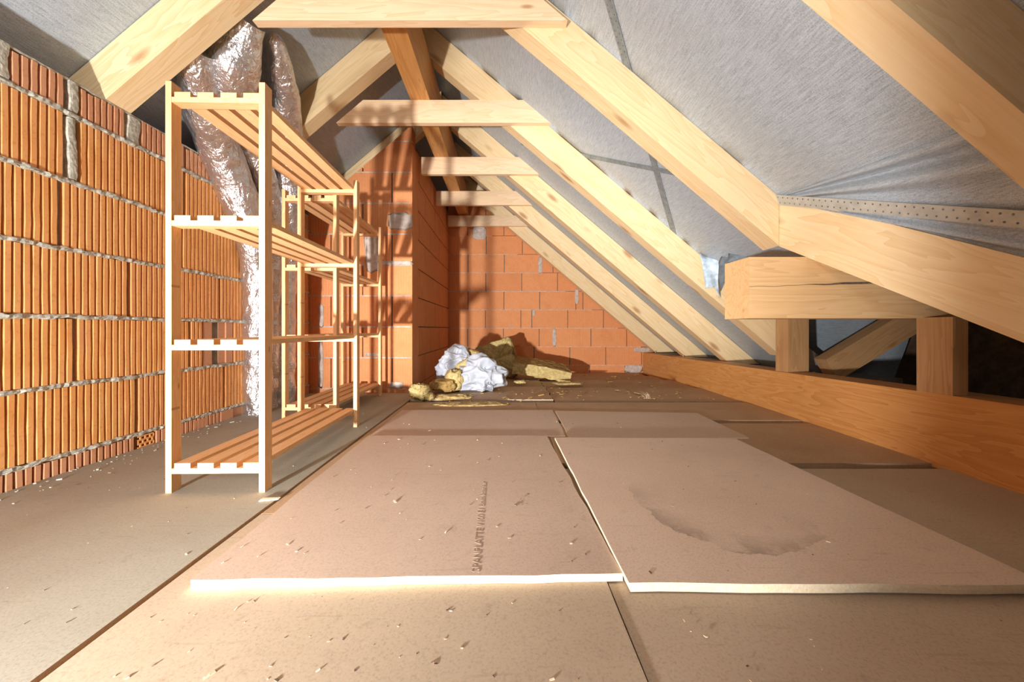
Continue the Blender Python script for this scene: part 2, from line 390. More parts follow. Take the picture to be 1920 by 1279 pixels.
def plain_wall(parent, rot, place, rows, clip, thick=0.1, m='brick_fine', gap=0.0055):
    """scored blocks: rows of (z0, z1, [u joints]); local x = -u so that y points out of the wall"""
    for (z0, z1, us), nxt in zip(rows, rows[1:] + rows[:1]):
        if nxt[0] > z1:                                      # light bed joint on top of the row, a little behind the faces
            poly = [(us[0], z1 - 0.001), (us[-1], z1 - 0.001), (us[-1], nxt[0] + 0.001), (us[0], nxt[0] + 0.001)]
            if clip: poly = clip_poly(poly, clip)
            if len(poly) > 2: link('mortar_joint', prism([(-(p[0] - us[0]), p[1] - z1) for p in poly], -0.02, -0.0022), M['mortar_smear'], parent, place(us[0], z1) @ rot)
        for a, b in zip(us[:-1], us[1:]):
            poly = [(a + gap, z0), (b - gap, z0), (b - gap, z1), (a + gap, z1)]
            if clip: poly = clip_poly(poly, clip)
            if len(poly) < 3: continue
            cu = (a + b) / 2; zs = min(p[1] for p in poly)
            if max(p[1] for p in poly) - zs < 0.015 or max(p[0] for p in poly) - min(p[0] for p in poly) < 0.015: continue
            off = random.uniform(-0.0015, 0.0015)
            bm = prism([(-(p[0] - cu), p[1] - zs) for p in poly], -thick, off)
            link('brick', bm, M[m], parent, place(cu, zs) @ rot, bevel=0.0025)

# far gable wall, facing the camera
YF = 5.0
wf = structure(link('wall_back', prism([(-0.80, -0.2), (2.6, -0.2), (2.6, -0.12), (RX, 2.36), (-0.80, 2.16)], YF + 0.02, YF + 0.15), M['mortar_dark']), 'orange clay block gable wall at the far end', 'wall')
FJ = [[1105.8, 1172], [1001.5, 1068.5, 1135.8], [877, 944, 1011, 1040, 1108, 1175], [910.4, 976.8, 997.3, 1064.5, 1131.5], [877.7, 945, 1012, 1079.7, 1093],
      [911, 978.4, 1045.4], [877.7, 945.7, 1013.5, 1037], [911.7, 979.5], [877, 945], [911, 978], [877, 945]]
frows = []
for i, js in enumerate(FJ):
    z0 = 0.03 + 0.2475 * (i - 1) + 0.004; z1 = z0 + 0.2405
    us = [(j - VX) / FPX * YF for j in js]
    while us[0] > -0.72: us.insert(0, us[0] - 0.479)
    while us[-1] < 2.5: us.append(us[-1] + 0.479)
    frows.append((z0, z1, [-0.775] + [u for u in us if u > -0.70]))
plain_wall(wf, Matrix.Rotation(R(180), 4, 'Z'), lambda u, z: Matrix.Translation((u, YF, z)), frows, lambda p: min(zr_top(p[0]) - 0.16 - p[1], 5) if p[0] > RX else zl_top(p[0]) - 0.16 - p[1])
for px0, px1, py0, py1 in ((1172, 1204, 684, 699), (886, 912, 424, 449), (1009, 1017, 482, 513), (1078, 1085, 541, 570), (1036, 1043, 616, 650), (998, 1003, 580, 592), (1188, 1220, 652, 660)):
    a, b = P(px0, py1, YF), P(px1, py0, YF)
    bm = bmesh.new(); bmesh.ops.create_icosphere(bm, subdivisions=3, radius=1)
    for v in bm.verts:
        q = v.co; r_ = 1 + 0.18 * noise.noise((q.x * 2.5 + px0, q.y * 2.5, q.z * 2.5))
        q.x = math.copysign(abs(q.x) ** 0.55, q.x); q.z = math.copysign(abs(q.z) ** 0.55, q.z)
        v.co = Vector((q.x * r_ * (b.x - a.x) / 2, q.y * 0.005, q.z * r_ * (b.z - a.z) / 2))
    link('mortar_patch', bm, M['mortar_smear'], wf, Matrix.Translation(((a.x + b.x) / 2, YF - 0.002, (a.z + b.z) / 2)), smooth=True)

# cross wall with sloping top (facing the camera) and its return along the attic
YP = 3.06; XP = -0.765
def cliptop(p): return zl_top(p[0]) - 0.175 - p[1]
wp = structure(link('wall_left.001', prism([(-1.80, -0.1), (XP - 0.012, -0.1), (XP - 0.012, zl_top(XP) - UND - 0.05), (-1.80, zl_top(-1.80) - UND - 0.05)], YP + 0.02, YP + 0.20), M['mortar_dark']), 'orange block cross wall with sloping top behind the wooden shelves', 'wall')
prow = []
for i in range(10):
    z0 = 0.03 + 0.2535 * (i - 1) + 0.005; z1 = z0 + 0.243
    prow.append((z0, z1, [-1.80, -1.43, -0.93, XP] if i % 2 else [-1.80, -1.66, -1.17, XP]))
plain_wall(wp, Matrix.Rotation(R(180), 4, 'Z'), lambda u, z: Matrix.Translation((u, YP, z)), prow, cliptop, 0.12)
for px0, px1, py0, py1 in ((684, 716, 430, 508), (596, 606, 640, 728), (597, 607, 570, 614), (728, 773, 399, 431), (690, 772, 489, 497), (684, 718, 662, 668), (730, 756, 716, 728)):
    a, b = P(px0, py1, YP), P(px1, py0, YP)
    bm = bmesh.new(); bmesh.ops.create_icosphere(bm, subdivisions=3, radius=1)
    for v in bm.verts:
        q = v.co; r_ = 1 + 0.25 * noise.noise((q.x * 3 + px0, q.y * 2.5, q.z * 3))
        q.x = math.copysign(abs(q.x) ** 0.55, q.x); q.z = math.copysign(abs(q.z) ** 0.55, q.z)
        v.co = Vector((q.x * r_ * (b.x - a.x) / 2, q.y * 0.004, q.z * r_ * (b.z - a.z) / 2))
    link('mortar_patch', bm, M['mortar_smear'], wp, Matrix.Translation(((a.x + b.x) / 2, YP - 0.001, (a.z + b.z) / 2)), smooth=True)
ws = structure(link('wall_left.002', boxbm(-0.95, XP - 0.012, YP + 0.205, YF, -0.2, 2.10), M['mortar_dark']), 'orange block return wall in shade leading to the far gable', 'wall')
srow = []
for i in range(9):
    z0 = 0.03 + 0.2535 * (i - 1) + 0.005; z1 = min(z0 + 0.243, 2.115); us = [YP + 0.16, YP + 0.49, YP + 0.98, YP + 1.47, YF - 0.005] if i % 2 else [YP + 0.16, YP + 0.25, YP + 0.74, YP + 1.23, YP + 1.72, YF - 0.005]
    srow.append((z0, z1, us))
def place_s(u, z): return Matrix.Translation((XP, u, z))
for z0, z1, us in srow:
    for a, b in zip(us[:-1], us[1:]):
        if b - a < 0.03 or z1 - z0 < 0.03: continue
        link('brick', boxbm(-(b - a) / 2 + 0.004, (b - a) / 2 - 0.004, -0.11, random.uniform(-0.001, 0.001), 0, z1 - z0), M['brick_fine'], ws, Matrix.Translation((XP, (a + b) / 2, z0)) @ ROT_L, bevel=0.0025)
link('brick', boxbm(-0.10, 0.10, -0.012, 0, 0, 2.0), M['brick_fine'], ws, Matrix.Translation((XP, YP + 0.10, 0.03)) @ ROT_L, bevel=0.002)
# masonry under the rafter feet on the right
wr = structure(link('wall_right', boxbm(1.95, 2.50, 2.35, 5.0, -0.2, 0.208), M['mortar_dark']), 'low dark masonry ledge under the rafter feet', 'wall')

structure(link('wall_right.001', boxbm(3.3, 3.4, -0.5, 4.9, -0.2, 1.2), M['subfloor']), 'added dark panel standing in for the unlit eaves void at far right', 'wall')  # added dark panel, its colour stands in for the unlit void

# ------------------------------------------------------------------ roof underlay
def sheet(name, xs, ys, zf, m, sag=0.0022, seed=0.0):
    bm = bmesh.new(); g = []
    for y in ys:
        g.append([bm.verts.new((xs(u, y), y, zf(xs(u, y), y) + sag * noise.noise((xs(u, y) * 2.2, y * 2.2, seed)) + 0.4 * sag * noise.noise((xs(u, y) * 7, y * 5, seed + 4)))) for u in [i / 40 for i in range(41)]])
    for a, b in zip(g[:-1], g[1:]):
        for i in range(40): bm.faces.new([a[i], a[i + 1], b[i + 1], b[i]])
    o = link(name, bm, m, smooth=True); s = o.modifiers.new('s', 'SOLIDIFY'); s.thickness = 0.004; s.offset = 1
    return o
def lin(a, b, n): return [a + (b - a) * i / n for i in range(n + 1)]
def xc(y): return 1.17 + 0.0807 * (1.64 - y)
LIFT = 0.0035
cr = structure(sheet('ceiling', lambda u, y: RX + u * ((2.6 if y > 2.45 else (1.62 if y >= 1.64 else xc(y) + 0.05)) - RX), lin(-1.2, 1.6399, 30) + lin(1.64, 2.45, 12) + lin(2.4501, 5.1, 26), lambda x, y: zr_top(x) + LIFT, M['membrane']), 'grey woven roof underlay above the right hand rafters', 'roof underlay')
cl = structure(sheet('ceiling.001', lambda u, y: RX - u * 2.75, lin(-1.2, 5.1, 60), lambda x, y: zl_top(x) + LIFT, M['membrane'], seed=5), 'grey woven roof underlay above the left hand rafters', 'roof underlay')
# drooping lower sheet between the valley timber and the near rafter, folds radiating from the joint
J = Vector((1.17, 1.64, 1.09)); dC = Vector((0.054, -0.669, -0.040)); dK = Vector((0.215, -0.69, -0.53))
bm = bmesh.new(); g = []; nrm = dC.cross(dK).normalized()
if nrm.x > 0: nrm = -nrm
for i in range(25):
    t = i / 24 * 2.7; r = []
    for k in range(61):
        a = k / 60; fold = 0.030 * math.sin(a * 34 + 1.5 * noise.noise((a * 4, t, 0))) * math.exp(-((a - 0.16) / 0.16) ** 2) + 0.010 * noise.noise((a * 14, t * 0.7, 3)) + 0.014 * math.sin(a * 60 + t) * math.exp(-((a - 0.62) / 0.14) ** 2)
        r.append(bm.verts.new(J + (dC * (1 - a) + dK * a) * t + nrm * fold * min(1, t * 1.6)))
    g.append(r)
for a, b in zip(g[:-1], g[1:]):
    for k in range(60): bm.faces.new([a[k], a[k + 1], b[k + 1], b[k]])
structure(link('ceiling.002', bm, M['membrane'], smooth=True), 'wrinkled grey underlay drooping behind the perforated strap at right', 'roof underlay')
# lower sheet seen through the opening between the posts
bm = bmesh.new(); g = []
for i in range(13):
    g.append([bm.verts.new((2.02 + k / 20 * 0.85, 2.78 - i / 12 * 0.30 + 0.02 * noise.noise((k * 0.3, i * 0.3, 2)), 0.05 + i / 12 * 1.0)) for k in range(21)])
for a, b in zip(g[:-1], g[1:]):
    for k in range(20): bm.faces.new([a[k], a[k + 1], b[k + 1], b[k]])
structure(link('ceiling.003', bm, M['membrane'], smooth=True), 'bluish grey underlay behind the slanting strut at the right eaves', 'roof underlay')

# ------------------------------------------------------------------ rafters, ties, purlins
ANG = math.atan(PITCH)
def rafter(name, side, y0, y1, xa, xb, label, group, foot=None, plumb=False, m='rafter'):
    """side +1 right slope, -1 left slope; xa upper end, xb lower end (of the underside)"""
    zt = zr_top if side > 0 else zl_top
    top = [(xa, zt(xa)), (xb, zt(xb))]; bot = [(xb, zt(xb) - UND), (xa, zt(xa) - UND)]
    poly = top + bot
    if foot is not None:
        poly = clip_poly(poly, lambda p: p[1] - foot)
    o0 = Vector((xa, 0, zt(xa))); d = Vector((side * math.cos(ANG), 0, -math.sin(ANG)))
    Mx = frame((xa, y0, zt(xa)), (xa + d.x, y0, zt(xa) + d.z))
    inv = Mx.inverted(); loc = [inv @ Vector((p[0], y0, p[1])) for p in poly]; dy = (inv.to_3x3() @ Vector((0, 1, 0))).y * (y1 - y0)
    bm = prism([(p.x, p.z) for p in loc], min(0, dy), max(0, dy))
    return tag(link(name, bm, M[m], None, Mx, bevel=0.004), label, 'rafter', group)
G = 'right hand rafters'
rafter('rafter', 1, 0.77, 0.87, RX, 1.75, 'near pine rafter crossing the top right corner, fading into dark orange shade', G)
rafter('rafter', 1, 1.601, 1.70, RX, 1.172, 'thick pale pine rafter cut plumb above the stub beam, meeting the valley timber', G)
rafter('rafter', 1, 2.44, 2.54, RX, 1.80, 'pine rafter running down behind the stub beam to the short post', G, 0.215)
rafter('rafter', 1, 3.24, 3.34, RX, 2.5, 'pine rafter ending on the ledge just left of the short post foot', G, 0.215)
rafter('rafter', 1, 4.04, 4.14, RX, 2.5, 'slender pine rafter, second from the far gable wall', G, 0.215)
rafter('rafter', 1, 4.86, 4.96, RX, 2.5, 'dented pine rafter lying against the far gable wall', G, 0.215)
G = 'left hand rafters'
rafter('rafter', -1, 1.50, 1.60, RX, -2.3, 'broad pale pine rafter resting on top of the left block wall', G)
rafter('rafter', -1, 2.28, 2.38, RX, -2.3, 'pine rafter above the foil ducts, left of the orange ridge beam', G)
rafter('rafter', -1, 3.19, 3.27, RX, -2.3, 'thin visible pine rafter along the sloping top of the cross wall', G)

def timber(name, p0, p1, wd, ht, m, bevel=0.004, up=(0, 0, 1), z0=None):
    """straight box timber; p0-p1 is the centre of its underside"""
    Mx = frame(p0, p1, up); L = (Vector(p1) - Vector(p0)).length
    return link(name, boxbm(0, L, -wd / 2, wd / 2, 0, ht), m, None, Mx, bevel=bevel)
def tie(y, xl, ztop_h, label, sq=True, zb=1.846, dx=0.015):
    zt = zb + ztop_h
    xr = lambda z: (2.085 - z) / PITCH + dx
    xlb = xl
    poly = [(xlb, zb), (xr(zb), zb), (xr(zt), zt), (xlb + (0 if sq else ztop_h / PITCH), zt)]
    o = Vector((poly[0][0], 0, zb)); bm = prism([(p[0] - o.x, p[1] - zb) for p in poly], 0, 0.038)
    return tag(link('collar_tie', bm, M['tie'], None, Matrix.Translation((o.x, y, zb)), bevel=0.002), label, 'beam', 'collar ties')
tie(1.5615, -1.06, 0.147, 'pale collar tie plank spanning the top edge, nearest of all', False, 1.812, -0.062)
tie(2.401, -1.09, 0.147, 'collar tie plank striped by the shadow of the shelf slats', False)
tie(3.20, -0.722, 0.147, 'short square-ended collar tie below the striped one', True)
tie(4.00, -0.745, 0.150, 'short collar tie, second from the far wall', True)
tie(4.82, -0.745, 0.137, 'short farthest collar tie touching the far wall', True)
tag(timber('ridge_purlin', (-0.549, -1.0, 1.994), (-0.549, 4.98, 1.994), 0.122, 0.281, M['glulam']), 'long orange brown ridge purlin running under the rafter tops', 'beam')
# wall plate on the right
pa, pb = Vector((1.551 + 0.09, -0.60, 0.027)), Vector((1.836 + 0.09, 4.98, -0.085))
tag(timber('wall_plate', pa, pb, 0.18, 0.286, M['plate'], 0.003), 'long orange floor-level wall plate beam along the right eaves', 'beam')
# valley timber from the joint towards the near right
kp0 = Vector((1.1745, 1.607, 1.095)); kp1 = Vector((1.385, 0.67, 0.535)); dk = (kp1 - kp0)
Mx = frame(kp0, kp1)
bm = bmesh.new(); inv = Mx.inverted()
pts = []
for p in (kp0, kp1):
    for oy in (0.0, 0.10):
        for oz in (0.0, -0.217):
            side = Vector((dk.y, -dk.x, 0)).normalized(); side = side if side.x > 0 else -side
            pts.append(bm.verts.new(inv @ (p + side * oy + Vector((0, 0, oz)))))
for f in ((0, 1, 3, 2), (4, 6, 7, 5), (0, 4, 5, 1), (2, 3, 7, 6), (0, 2, 6, 4), (1, 5, 7, 3)): bm.faces.new([pts[i] for i in f])
tag(link('valley_rafter', bm, M['rafter'], None, Mx, bevel=0.004), 'big pale valley timber running from the rafter joint down to the right edge', 'rafter')
# stub beam
sb = boxbm(0, 0.86, 0, 0.165, 0, 0.244)
stub = tag(link('stub_beam', sb, M['beam'], None, Matrix.Translation((0.969, 1.485, 0.5635)), bevel=0.006), 'cracked square stub beam with a sawn end under the rafter joint', 'beam')
bm = bmesh.new(); up, lo = [], []
for i in range(30):
    t = i / 29; x = 0.0 + 0.62 * t; z = 0.125 + 0.022 * t + 0.004 * noise.noise((t * 9, 0, 0)); h = 0.0007 + 0.0036 * max(0, math.sin((t - 0.35) * 4.6)) * (t > 0.35)
    up.append(bm.verts.new((x, -0.0012, z + h))); lo.append(bm.verts.new((x, -0.0012, z - h)))
for i in range(29): bm.faces.new([lo[i], lo[i + 1], up[i + 1], up[i]])
o = link('crack', bm, M['grime'], stub); o.modifiers.new('s', 'SOLIDIFY').thickness = 0.004
# posts
def post(name, x, y, wx, wy, z0, z1, rz, label):
    e = frame((x, y, z0), (x, y, z1), up=(0, 1, 0))
    o = link(name, boxbm(0, z1 - z0, -wx / 2, wx / 2, -wy / 2, wy / 2), M['post'], None, Matrix.Translation((x, y, 0)) @ Matrix.Rotation(rz, 4, 'Z') @ Matrix.Translation((-x, -y, 0)) @ e, bevel=0.003)
    return tag(o, label, 'post')
post('short_post', 1.783, 2.325, 0.130, 0.10, 0.243, 0.63, R(2), 'short sawn post standing on the wall plate near its middle')
post('short_post', 1.686, 1.445, 0.055, 0.126, 0.266, 0.566, R(-2), 'reddish short post under the right end of the stub beam')
tag(timber('spacer_plank', (1.895, 2.36, 0.243), (1.895, 2.36, 0.62), 0.03, 0.05, M['post'], 0.002, up=(0, 1, 0)), 'dark narrow plank beside the short sawn post', 'plank')
tag(timber('strut', P(1560, 712, 2.34), P(1740, 604, 2.34), 0.09, 0.15, M['post'], 0.003), 'rough slanting strut rising to the right between the two posts', 'strut')
for px, py, Y, lab in ((1502, 702, 2.255, 'shiny screw head at the foot of the short sawn post'), (1365, 683, 3.21, 'shiny screw head at the foot of the rafter left of the sawn post'),
                       (1281, 667, 4.0, 'small shiny screw head at the foot of the second rafter from the gable'), (1229, 659, 4.8, 'tiny shiny screw head at the foot of the last rafter by the gable'), (1526, 699, 2.27, 'dim screw head by the narrow dark plank')):
    q = P(px, py, Y); bm = bmesh.new()
    bmesh.ops.create_uvsphere(bm, u_segments=10, v_segments=6, radius=0.009)
    bmesh.ops.scale(bm, vec=(1, 1, 0.6), verts=bm.verts)
    bmesh.ops.create_cone(bm, cap_ends=True, segments=8, radius1=0.004, radius2=0.004, depth=0.03, matrix=Matrix.Translation((0, 0, -0.012)))
    tag(link('screw', bm, M['screw'], None, Matrix.Translation(q), smooth=True), lab, 'screw', 'screws along the wall plate')

# ------------------------------------------------------------------ perforated steel straps
def strap(p0, p1, nrm, wid, label, m='steel'):
    p0, p1 = Vector(p0), Vector(p1); Mx = frame(p0, p1, nrm); L = (p1 - p0).length; cell = 0.024; n = int(L / cell); bm = bmesh.new(); rr = 0.0032
    for row in range(2):
        y0 = -wid / 2 + row * wid / 2; h = wid / 2
        for i in range(n):
            x0 = i * cell + (cell / 2 if row else 0); cx, cy = x0 + cell / 2, y0 + h / 2; o_, i_ = [], []
            for k in range(8):
                a = k * math.pi / 4; c, s = math.cos(a), math.sin(a); mx = max(abs(c), abs(s))
                o_.append(bm.verts.new((cx + c / mx * cell / 2, cy + s / mx * h / 2, 0))); i_.append(bm.verts.new((cx + c * rr, cy + s * rr, 0)))
            for k in range(8): bm.faces.new([o_[k], o_[(k + 1) % 8], i_[(k + 1) % 8], i_[k]])
    bmesh.ops.remove_doubles(bm, verts=bm.verts, dist=0.0004)
    o = link('perforated_strap', bm, M['steel'], None, Mx); sm = o.modifiers.new('s', 'SOLIDIFY'); sm.thickness = 0.002
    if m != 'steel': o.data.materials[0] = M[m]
    return tag(o, label, 'strap', 'perforated steel bracing straps')
pn = Vector((PITCH, 0, 1)).normalized(); pp = Vector((0, 0, 2.085)) - pn * 0.004 + Vector((0, 0, 0.004))
def onroof(px, py): return hit(px, py, pp, pn)
a, b = onroof(1142, 5), onroof(1262, 435); d = b - a
strap(a - d * 0.35, b + d * 0.42, -pn, 0.040, 'grey perforated steel strap slanting from the top down across the bays')
a, b = onroof(1095, 292), onroof(1240, 320); d = b - a
strap(a - d * 1.2, b + d * 0.9, -pn, 0.034, 'grey perforated steel strap crossing the other between the two big rafters')
a = J + (dC * 0.80 + dK * 0.20) * 0.03 + nrm * 0.012
b = hit(1925, 404, J, nrm) + nrm * 0.030; b = a + (b - a) * 1.25
strap(a, b, nrm, 0.042, 'tan lit perforated strap lying across the wrinkled underlay at right', 'steel_lit')

# ------------------------------------------------------------------ wooden slatted shelves
def shelf(loc, rz, Wd, Ln, H, label):
    root = empty('slatted_shelf', loc, rz); tag(root, label, 'shelf', 'slatted wooden shelves')
    pw, pd, rh, rd = 0.0185, 0.038, 0.0165, 0.038
    def part(name, x0, x1, y0, y1, z0, z1, bev=0.0015):                # each piece is modelled along its own grain (local x)
        dx, dy, dz = x1 - x0, y1 - y0, z1 - z0
        if dz > dx and dz > dy: Mx = frame((x0, y0, z0), (x0, y0, z1), (0, 1, 0)); bm = boxbm(0, dz, 0, dx, 0, dy)
        elif dy > dx: Mx = frame((x0, y0, z0), (x0, y1, z0)); bm = boxbm(0, dy, -dx, 0, 0, dz)
        else: Mx = Matrix.Translation((x0, y0, z0)); bm = boxbm(0, dx, 0, dy, 0, dz)
        return link(name, bm, M['shelf'], root, Mx, bevel=bev)
    for x in (0, Wd - pw):
        for y in (0, Ln - pd):
            p = part('post', x, x + pw, y, y + pd, 0, H)
            for z in (0.262, 0.655):
                xi = x + pw - 0.0005 if x == 0 else x - 0.0012
                link('notch_plug', boxbm(z, z + 0.007, (pw - 0.004) if x == 0 else -0.001, (pw + 0.001) if x == 0 else 0.004, -0.001, pd * 0.8), M['post'], p)
    for z in (0.0605, 0.454, 0.850, 1.243):
        for y in (0.0, Ln - rd): part('rail', pw, Wd - pw, y + 0.001, y + rd, z, z + rh)
        for f in (0.026, 0.098, 0.170, 0.241): part('slat', f * Wd / 0.31, f * Wd / 0.31 + 0.050, 0.002, Ln - 0.002, z + rh, z + rh + 0.0165, 0.004)
    return root
shelf((-1.080, 1.185, 0), R(1.4), 0.311, 0.825, 1.309, 'front slatted wooden shelf unit beside the ribbed block wall')
shelf((-1.262, 2.105, 0), R(1.0), 0.306, 0.825, 1.309, 'rear slatted wooden shelf unit standing before the cross wall')

# ------------------------------------------------------------------ foil wrapped ducts
def catmull(pts, n):
    out = []
    for i in range(len(pts) - 1):
        p0, p1, p2, p3 = pts[max(i - 1, 0)], pts[i], pts[i + 1], pts[min(i + 2, len(pts) - 1)]
        for k in range(n):
            t = k / n
            out.append(0.5 * ((2 * p1) + (p2 - p0) * t + (2 * p0 - 5 * p1 + 4 * p2 - p3) * t * t + (3 * p1 - p0 - 3 * p2 + p3) * t ** 3))
    out.append(pts[-1].copy()); return out
def ridged(p, s, seed): return 1 - abs(noise.noise((p.x * s + seed, p.y * s, p.z * s))) * 2
def duct(path, seed, label):
    pts = [Vector((*P(a, b, Y), r)) for a, b, Y, r in path]
    pts = catmull(pts, 20); bm = bmesh.new(); K = 46; rings = []
    for i, q in enumerate(pts):
        c = Vector(q[:3]); t = (Vector(pts[min(i + 1, len(pts) - 1)][:3]) - Vector(pts[max(i - 1, 0)][:3])).normalized()
        u = Vector((0, 1, 0)); u = (u - t * u.dot(t)).normalized(); v = t.cross(u); r = []
        for k in range(K):
            a = k / K * 2 * math.pi; n0 = u * math.cos(a) + v * math.sin(a); s = c + n0 * q[3]
            dsp = 0.008 * ridged(s, 7, seed) + 0.0032 * ridged(s, 17, seed + 3) + 0.0010 * ridged(s, 41, seed + 5) - 0.008
            r.append(bm.verts.new(s + n0 * dsp))
        rings.append(r)
    for a, b in zip(rings[:-1], rings[1:]):
        for k in range(K): bm.faces.new([a[k], a[(k + 1) % K], b[(k + 1) % K], b[k]])
    bm.faces.new(rings[0]); bm.faces.new(list(reversed(rings[-1])))
    return tag(link('foil_duct', bm, M['foil']), label, 'duct', 'foil wrapped ducts')
duct([(484, 776, 2.32, .080), (484, 700, 2.32, .082), (484, 600, 2.31, .080), (483, 520, 2.29, .084), (476, 455, 2.23, .088), (456, 390, 2.15, .097), (430, 325, 2.06, .100), (407, 268, 1.96, .098), (386, 212, 1.84, .095), (374, 165, 1.76, .085), (366, 122, 1.69, .078), (374, 92, 1.66, .065)], 1.0, 'foil duct standing in the wall corner and bending left behind the front shelf')
duct([(464, 36, 1.70, .075), (450, 75, 1.735, .092), (438, 122, 1.78, .108), (438, 170, 1.87, .105), (456, 235, 2.04, .088), (482, 305, 2.20, .082), (503, 385, 2.36, .078), (508, 470, 2.42, .072), (505, 600, 2.45, .062), (503, 764, 2.47, .060)], 4.0, 'foil duct coming from the roof over the top shelf, bright bulge at its bend')
duct([(512, 66, 1.86, .02), (516, 84, 1.88, .048), (530, 150, 2.03, .070), (537, 220, 2.20, .082), (541, 300, 2.37, .090), (537, 400, 2.50, .092), (532, 500, 2.56, .085), (530, 600, 2.58, .080), (530, 680, 2.58, .082), (530, 758, 2.58, .078)], 8.0, 'tall foil duct in half shade just right of the front shelf post')

# ------------------------------------------------------------------ loose chipboard panels on the floor
p1 = tag(slab('chipboard_panel', [(-0.634, 0.752), (0.242, 0.772), (0.194, 1.766), (-0.648, 1.766)], 0.0005, 0.0165, M['panel'], None, 0.006), 'nearest left loose chipboard panel with a pale front edge and printed lettering', 'panel', 'loose chipboard panels')
q2 = [(0.243, 0.735), (1.062, 0.728), (1.045, 1.700), (0.226, 1.715)]
tag(slab('chipboard_panel', [(x + 0.005, y + 0.006) for x, y in q2], 0.0002, 0.0092, M['panel'], None, 0.003), 'lower chipboard sheet hidden under the stained panel, only its edge showing', 'panel', 'loose chipboard panels')
tag(slab('chipboard_panel', q2, 0.0128, 0.0222, M['panel_stain'], None, 0.003), 'nearest right loose chipboard panel with a dark curved dirt stain', 'panel', 'loose chipboard panels')
tag(slab('chipboard_panel', [(-0.650, 1.79), (0.288, 1.80), (0.297, 2.365), (-0.655, 2.365)], 0.0005, 0.0065, M['panel'], None, 0.004), 'rear left loose chipboard panel behind the lettered one', 'panel', 'loose chipboard panels')
tag(slab('chipboard_panel', [(0.300, 1.76), (1.150, 1.765), (1.170, 2.28), (0.312, 2.345)], 0.0005, 0.0065, M['panel'], None, 0.004), 'rear right loose chipboard panel behind the stained one', 'panel', 'loose chipboard panels')
def text(s, size, m, parent, mat, sx=1.0):                   # flat lettering, turned into a mesh of its own
    f = bpy.data.curves.new('lettering', 'FONT'); f.body = s; f.size = size; f.extrude = 0.0002; f.resolution_u = 2
    o = bpy.data.objects.new('lettering', f); C.objects.link(o)
    bpy.context.view_layer.update()
    me = bpy.data.meshes.new_from_object(o.evaluated_get(bpy.context.evaluated_depsgraph_get())); bpy.data.objects.remove(o)
    me.materials.clear()
    return obj('printed_lettering', me, m, parent, mat @ Matrix.Diagonal((sx, 1, 1, 1)))
text('SPANPLATTE V100 E1 8mm Interieur', 0.026, M['ink'], p1, Matrix.Translation((-0.053, 0.775, 0.0169)) @ Matrix.Rotation(R(91.2), 4, 'Z'), 1.13)
bm = bmesh.new()
for i in range(26):
    t = random.random(); q = Vector((0.052 + 0.012 * random.uniform(-1, 1) + 0.008 * t, 1.09 + 0.075 * t - 0.02, 0.0169))
    bmesh.ops.create_circle(bm, cap_ends=True, segments=6, radius=random.uniform(0.0012, 0.0028), matrix=Matrix.Translation(q))
o = link('printed_stamp', bm, M['ink'], p1)

# ------------------------------------------------------------------ mineral wool, bags, scraps
def fuzzy(bm, amp, sc, seed):
    for v in bm.verts:
        p = v.co
        d = Vector((noise.noise((p.x * sc + seed, p.y * sc, p.z * sc)), noise.noise((p.x * sc, p.y * sc + seed, p.z * sc + 7)), noise.noise((p.x * sc + 3, p.y * sc, p.z * sc + seed))))
        d2 = Vector((noise.noise((p.x * sc * 4 + seed, p.y * sc * 4, p.z * sc * 4)), noise.noise((p.x * sc * 4, p.y * sc * 4 + seed, p.z * sc * 4)), noise.noise((p.x * sc * 4, p.y * sc * 4, p.z * sc * 4 + seed))))
        v.co = p + d * amp + d2 * amp * 0.45
def chunk(name, c, size, m, seed, label, cat, rot=(0, 0, 0), amp=0.22, pw=0.7, group=None):
    bm = bmesh.new(); bmesh.ops.create_icosphere(bm, subdivisions=5, radius=1)
    for v in bm.verts:
        q = v.co; v.co = Vector([math.copysign(abs(t) ** pw, t) for t in q])
    fuzzy(bm, amp, 1.7, seed)
    for v in bm.verts: v.co = Vector((v.co.x * size[0], v.co.y * size[1], v.co.z * size[2]))
    from mathutils import Euler
    o = link(name, bm, m, None, Matrix.Translation(c) @ Euler(rot).to_matrix().to_4x4(), smooth=True)
    return tag(o, label, cat, group)
def gridbox(L, W, H, n=(30, 16, 6)):
    bm = bmesh.new(); bmesh.ops.create_cube(bm, size=1, matrix=Matrix.Diagonal((L, W, H, 1)))
    bmesh.ops.subdivide_edges(bm, edges=bm.edges[:], cuts=15, use_grid_fill=True)
    return bm
# curled batt standing behind the bags
base = 4.17
outline = [(870, 703), (874, 678), (890, 655), (918, 643), (950, 633), (957, 636), (963, 660), (973, 690), (968, 705), (945, 712), (900, 714)]
pts = [P(a, b, base) for a, b in outline]; c0 = sum(pts, Vector()) / len(pts)
bm = bmesh.new(); ring = [(p.x - c0.x, p.z - c0.z) for p in pts]; layers = []
for k in range(14):
    t = k / 13; s = 1 - 0.10 * t - 0.5 * max(0, t - 0.8); r = []
    n = len(ring)
    for i in range(n):
        for q in range(6):
            a, b = ring[i], ring[(i + 1) % n]; u = q / 6
            r.append(bm.verts.new(((a[0] + (b[0] - a[0]) * u) * s + 0.05 * t, 0.34 * t - 0.05 * math.sin(u * 3.1), (a[1] + (b[1] - a[1]) * u) * s - 0.02 * t)))
    layers.append(r)
for a, b in zip(layers[:-1], layers[1:]):
    for i in range(len(a)): bm.faces.new([a[i], a[(i + 1) % len(a)], b[(i + 1) % len(a)], b[i]])
cf = bm.verts.new((0.0, -0.03, 0.0)); cb = bm.verts.new((0.05, 0.35, -0.02))
